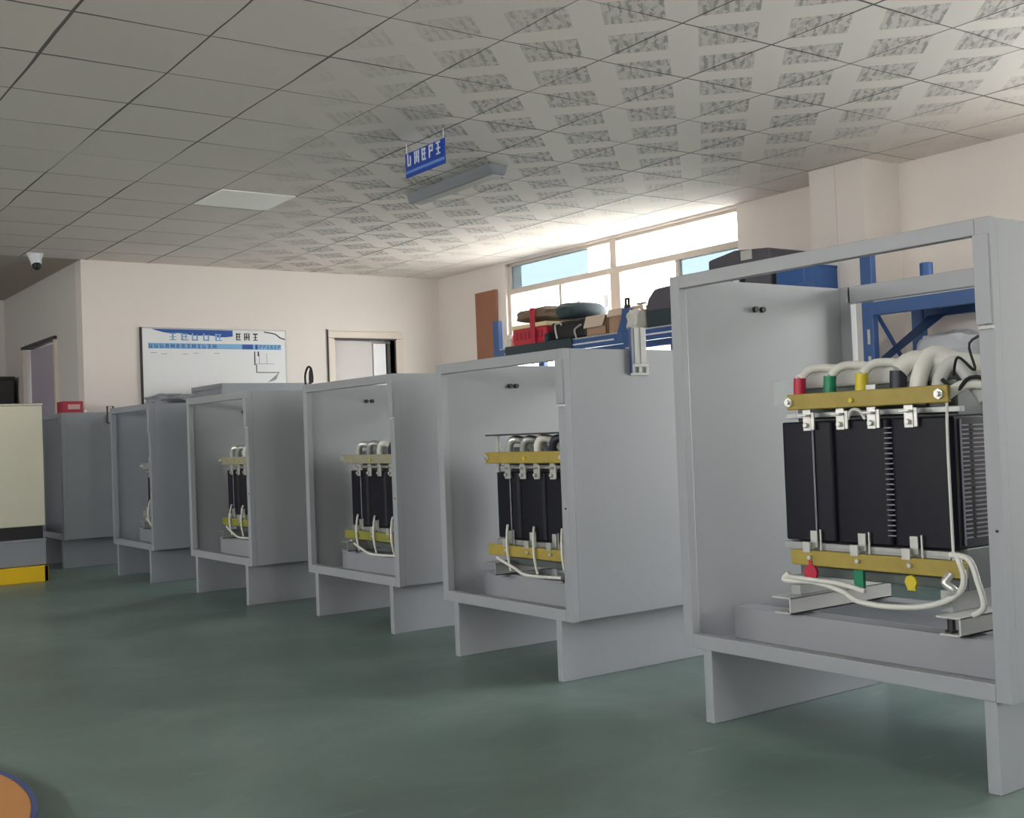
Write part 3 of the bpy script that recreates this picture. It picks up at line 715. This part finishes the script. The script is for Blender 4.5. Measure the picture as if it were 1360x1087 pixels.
# red bin with khaki bundle and strap
rb = empty('plastic_bin', (6.42, 8.42, ZS), 'red plastic bin with cream lip on the blue rack below the window', 'bin')
MB().prism([(0, .04, 0), (.5, .04, 0), (.5, .54, 0), (0, .54, 0)], (0, 0, .04)).box((0, .02, .03), (.5, .55, .16)).build('tub', 'bin_red', rb, .01)
MB().box((-.015, .0, .16), (.515, .56, .20)).build('lip', 'cream_bar', rb, .006)
m = MB()
for k in range(7): m.box((-.004, .07+.065*k, .06), (0, .10+.065*k, .13))
m.build('vent_slots', 'maroon', rb)
MB().box((-.025, .16, -.0), (-.012, .23, .34)).build('strap', 'red', rb, .004)
o = MB().blob((0, 0, .085), (.25, .29, .075), 9, .08).build('cloth_bundle', 'khaki', smooth=True); o.location = (6.67, 8.70, ZS+.205-.035)
o.location.z = ZS+.2
tag(o, 'khaki cloth bundle stuffed on top of the red bin', 'cloth')
o = MB().blob((0, 0, .09), (.25, .165, .085), 21, .05).build('grey_sack', 'cloth_teal', smooth=True); o.location = (6.66, 8.20, ZS+.175)
tag(o, 'dark grey rounded sack lying on black tool cases on the rack', 'sack')
# black tool case with handles
tc = empty('tool_case', (6.42, 7.86, ZS), 'black tool case with pale handles under the dark rounded sack', 'case')
MB().box((0, 0, 0), (.5, .50, .17)).build('shell', 'black', tc, .02)
MB().tube([(-.01, .40, .02), (-.03, .40, .14), (-.03, .32, .15), (-.03, .31, .13)], .008, 8, 4).build('handle', 'bright', tc, smooth=True)
MB().tube([(-.01, .12, .0), (-.03, .12, .07), (-.03, .06, .10), (-.03, .02, .11)], .008, 8, 4).build('handle', 'bright', tc, smooth=True)
tp = MB()
tp.prism([(6.375, 8.02, 1.70), (6.375, 8.02, 1.848), (6.418, 8.02, 1.848), (6.418, 8.02, 1.8425), (6.394, 8.02, 1.8425), (6.394, 8.02, 1.70)], (0, 1.02, 0))  # added strip, takes the place of dark clutter hiding the beam
o = tp.build('clutter_strip', 'cloth_teal', bevel=.004); tag(o, 'dark teal strip added in place of clutter before the rack beam below the red bin', 'clutter_strip')
# more dark clutter on left
for k, (yy, zz, s) in enumerate(((8.42, 0, (.06, .02, .05)),)):
    o = MB().blob((0, 0, .04), s, 31+k, .2).build('rag_pile', 'cloth_teal', smooth=True); o.location = (6.44, 8.39, ZS)
    tag(o, 'small dark green rag pile between the red bin and tool case', 'rag')
o = MB().blob((0, 0, .05), (.055, .055, .07), 41, .2).build('bright_gap_lump', 'tube', smooth=True); o.location = (6.48, 9.07, ZS)  # window light glimpsed through the clutter, put in as a white lump
tag(o, 'small white lump standing for a bright window gap at the left end of the rack shelf', 'bag')
open_box('cardboard_box', (6.42, 7.58, ZS), .27, .45, .17, 'open cardboard box with pale flap beside the tool case', flap=.10)
open_box('cardboard_box', (6.44, 7.37, ZS), .20, .45, .20, 'open brown cardboard box right against the rack post', flap=.06)
# grey covered load right of the post
gl = empty('covered_crate', (6.42, 6.45, ZS), 'dark teal crate draped with a grey cloth on the rack', 'crate')
MB().box((0, 0, 0), (.52, .62, .14)).build('crate', 'cloth_teal', gl, .01)
MB().prism([(-.01, -.01, .13), (-.01, .63, .13), (-.01, .58, .24), (-.01, .50, .31), (-.01, .0, .33)], (.54, 0, 0)).build('drape', 'cloth_dark', gl, .02)
MB().box((-.03, .60, .20), (.0, .70, .215)).build('handle', 'cab_dim', gl, .003)
o = MB().blob((0, 0, .07), (.07, .065, .09), 51, .15).build('wrapped_bundle', 'tube', smooth=True); o.location = (6.40, 7.165, ZS)
tag(o, 'crumpled white wrapped bundle right of the blue rack post', 'bundle')
# load above the nearest enclosure
lc = empty('covered_crate', (6.42, 5.72, ZS), 'tall grey draped crate showing above the nearest enclosure', 'crate')
MB().prism([(0, 0, 0), (0, .62, 0), (0, .62, .45), (0, .35, .49), (0, .0, .46)], (.5, 0, 0)).build('drape', 'cloth_dark', lc, .02)
MB().box((-.006, .16, .40), (0, .27, .47)).build('label_plate', 'beam', lc)
MB().box((-.006, .30, .20), (0, .36, .26)).build('patch', 'white', lc)
MB().box((-.006, .24, .21), (0, .28, .28)).build('patch', 'black', lc)
o = MB().box((6.42, 5.40, ZS), (6.9, 5.66, ZS+.30)).box((6.415, 5.395, ZS+.28), (6.905, 5.665, ZS+.30)).build('plastic_crate', 'sky_blue', bevel=.006)
tag(o, 'blue plastic crate at the right end of the long rack', 'crate')
# things on the second rack
Z3 = 1.812
pm = empty('pump_motor', (6.6, 4.56, Z3), 'blue motor with black clamp standing on the rack behind the nearest enclosure', 'motor')
MB().box((-.06, -.12, 0), (.2, .16, .03)).build('base_sheet', 'beam', pm, .003)
MB().cyl((0.03, 0, .03), (0.03, 0, .22), .042, n=20).build('body', 'sky_blue', pm, .005, smooth=True)
MB().box((-.0, .06, .03), (.05, .16, .07)).cyl((.02, .14, .04), (.02, .14, .10), .02, n=12).cyl((.02, .04, .07), (.02, .12, .07), .01, n=10).build('clamp', 'black', pm, .003)
o = MB().cyl((6.62, 4.70, Z3+.075), (6.62, 4.93, Z3+.085), .008, n=10).box((6.60, 4.925, Z3), (6.64, 4.935, Z3+.09)).box((6.60, 4.70, Z3), (6.64, 4.71, Z3+.08)).build('blue_rod', 'blue')
tag(o, 'thin blue rod beside the motor on the second rack', 'rod')
o = MB().blob((0, 0, .1), (.16, .22, .12), 61, .12).build('plastic_bag', 'plastic_bag', smooth=True); o.location = (6.66, 4.40, 1.345)
tag(o, 'translucent plastic bag on the lower shelf of the rack behind the nearest enclosure', 'bag')
o = MB().blob((0, 0, .1), (.14, .16, .10), 71, .18).build('grey_bag', 'cloth_dark', smooth=True); o.location = (6.68, 3.90, 1.345)
tag(o, 'dark grey bag beside the translucent bag on the lower shelf', 'bag')
o = MB().blob((0, 0, .025), (.08, .10, .03), 81, .2).build('pink_packet', 'pink', smooth=True); o.location = (6.56, 4.75, 1.345)
tag(o, 'pinkish packet on the lower shelf beside the rack post', 'packet')

# ------------------------------------------------------------------ outside
o = MB().box((24, 27.6, 0), (26, 48, 6.15)).build('neighbour_building', 'outside_wall'); tag(o, 'cream rendered building outside seen through the lower window panes', 'building')
MBw = MB()
for yy in (28.2, 29.6): MBw.box((23.97, yy, 5.0), (24.0, yy+.15, 5.4))
w_ = MBw.build('vent', 'dark', o)
struct('ground', MB().box((-40, -40, -.3), (60, 60, -.13)), 'outside_ground')

# ------------------------------------------------------------------ light
wd = bpy.data.worlds.new('sky'); scene.world = wd; wd.use_nodes = True
nt = wd.node_tree; nt.nodes.clear()
out = nt.nodes.new('ShaderNodeOutputWorld'); bg = nt.nodes.new('ShaderNodeBackground')
tc = nt.nodes.new('ShaderNodeTexCoord'); sp = nt.nodes.new('ShaderNodeSeparateXYZ'); cr = nt.nodes.new('ShaderNodeValToRGB')
nt.links.new(tc.outputs['Generated'], sp.inputs[0]); nt.links.new(sp.outputs['Z'], cr.inputs[0])
cr.color_ramp.elements[0].position = 0.; cr.color_ramp.elements[0].color = (1.0, .96, .92, 1)
cr.color_ramp.elements[1].position = .6; cr.color_ramp.elements[1].color = (.78, .88, 1.0, 1)
nt.links.new(cr.outputs[0], bg.inputs[0]); nt.links.new(bg.outputs[0], out.inputs[0])
bg.inputs[1].default_value = 9.0

def area(name, loc, rot, sx, sy, rad, color=(1, 1, 1), portal=False):
    l = bpy.data.lights.new(name, 'AREA'); l.shape = 'RECTANGLE'; l.size = sx; l.size_y = sy
    l.energy = rad*PI*sx*sy; l.color = color
    if portal: l.cycles.is_portal = True
    o = bpy.data.objects.new(name, l); COL.objects.link(o); o.location = loc; o.rotation_euler = rot
    return o
# daylight entering by the windows (each light fills its window opening)
area('daylight_window_1', (XW+.3, (W1[0]+W1[1])/2, (W1[2]+W1[3])/2), (0, PI/2, 0), W1[3]-W1[2], W1[1]-W1[0], 1, portal=True)
area('daylight_window_2', (XW+.16, (W2[0]+W2[1])/2, (W2[2]+W2[3])/2), (0, PI/2, 0), W2[3]-W2[2], W2[1]-W2[0], 1, portal=True)
area('daylight_window_3', (XL-.16, (W3[0]+W3[1])/2, (W3[2]+W3[3])/2), (0, -PI/2, 0), W3[3]-W3[2], W3[1]-W3[0], 1, portal=True)
area('daylight_window_4', ((W4[0]+W4[1])/2, YF-.16, (W4[2]+W4[3])/2), (PI/2, 0, 0), W4[1]-W4[0], W4[3]-W4[2], 1, portal=True)

# ------------------------------------------------------------------ camera
f, pitch, roll, yaw = 1530.1, .02288, -.03792, .61838
cam = bpy.data.cameras.new('camera'); co = bpy.data.objects.new('camera', cam); COL.objects.link(co)
F = Vector((math.sin(yaw), math.cos(yaw), 0)); R = Vector((math.cos(yaw), -math.sin(yaw), 0)); U = Vector((0, 0, 1))
F2 = F*math.cos(pitch)+U*math.sin(pitch); U2 = U*math.cos(pitch)-F*math.sin(pitch)
R3 = R*math.cos(roll)+U2*math.sin(roll); U3 = U2*math.cos(roll)-R*math.sin(roll)
mtx = Matrix(((R3.x, U3.x, -F2.x, 0), (R3.y, U3.y, -F2.y, 0), (R3.z, U3.z, -F2.z, 1.0), (0, 0, 0, 1)))
co.matrix_world = mtx
cam.sensor_fit = 'HORIZONTAL'; cam.sensor_width = 36; cam.lens = f*36/1360
cam.clip_start = .05; cam.clip_end = 200
scene.camera = co
vs = scene.view_settings
vs.view_transform = 'Standard'; vs.look = 'None'; vs.gamma = 1; vs.use_curve_mapping = False
vs.exposure = 1.0
scene.cycles.use_denoising = True
scene.cycles.max_bounces = 8; scene.cycles.diffuse_bounces = 5; scene.cycles.transparent_max_bounces = 12
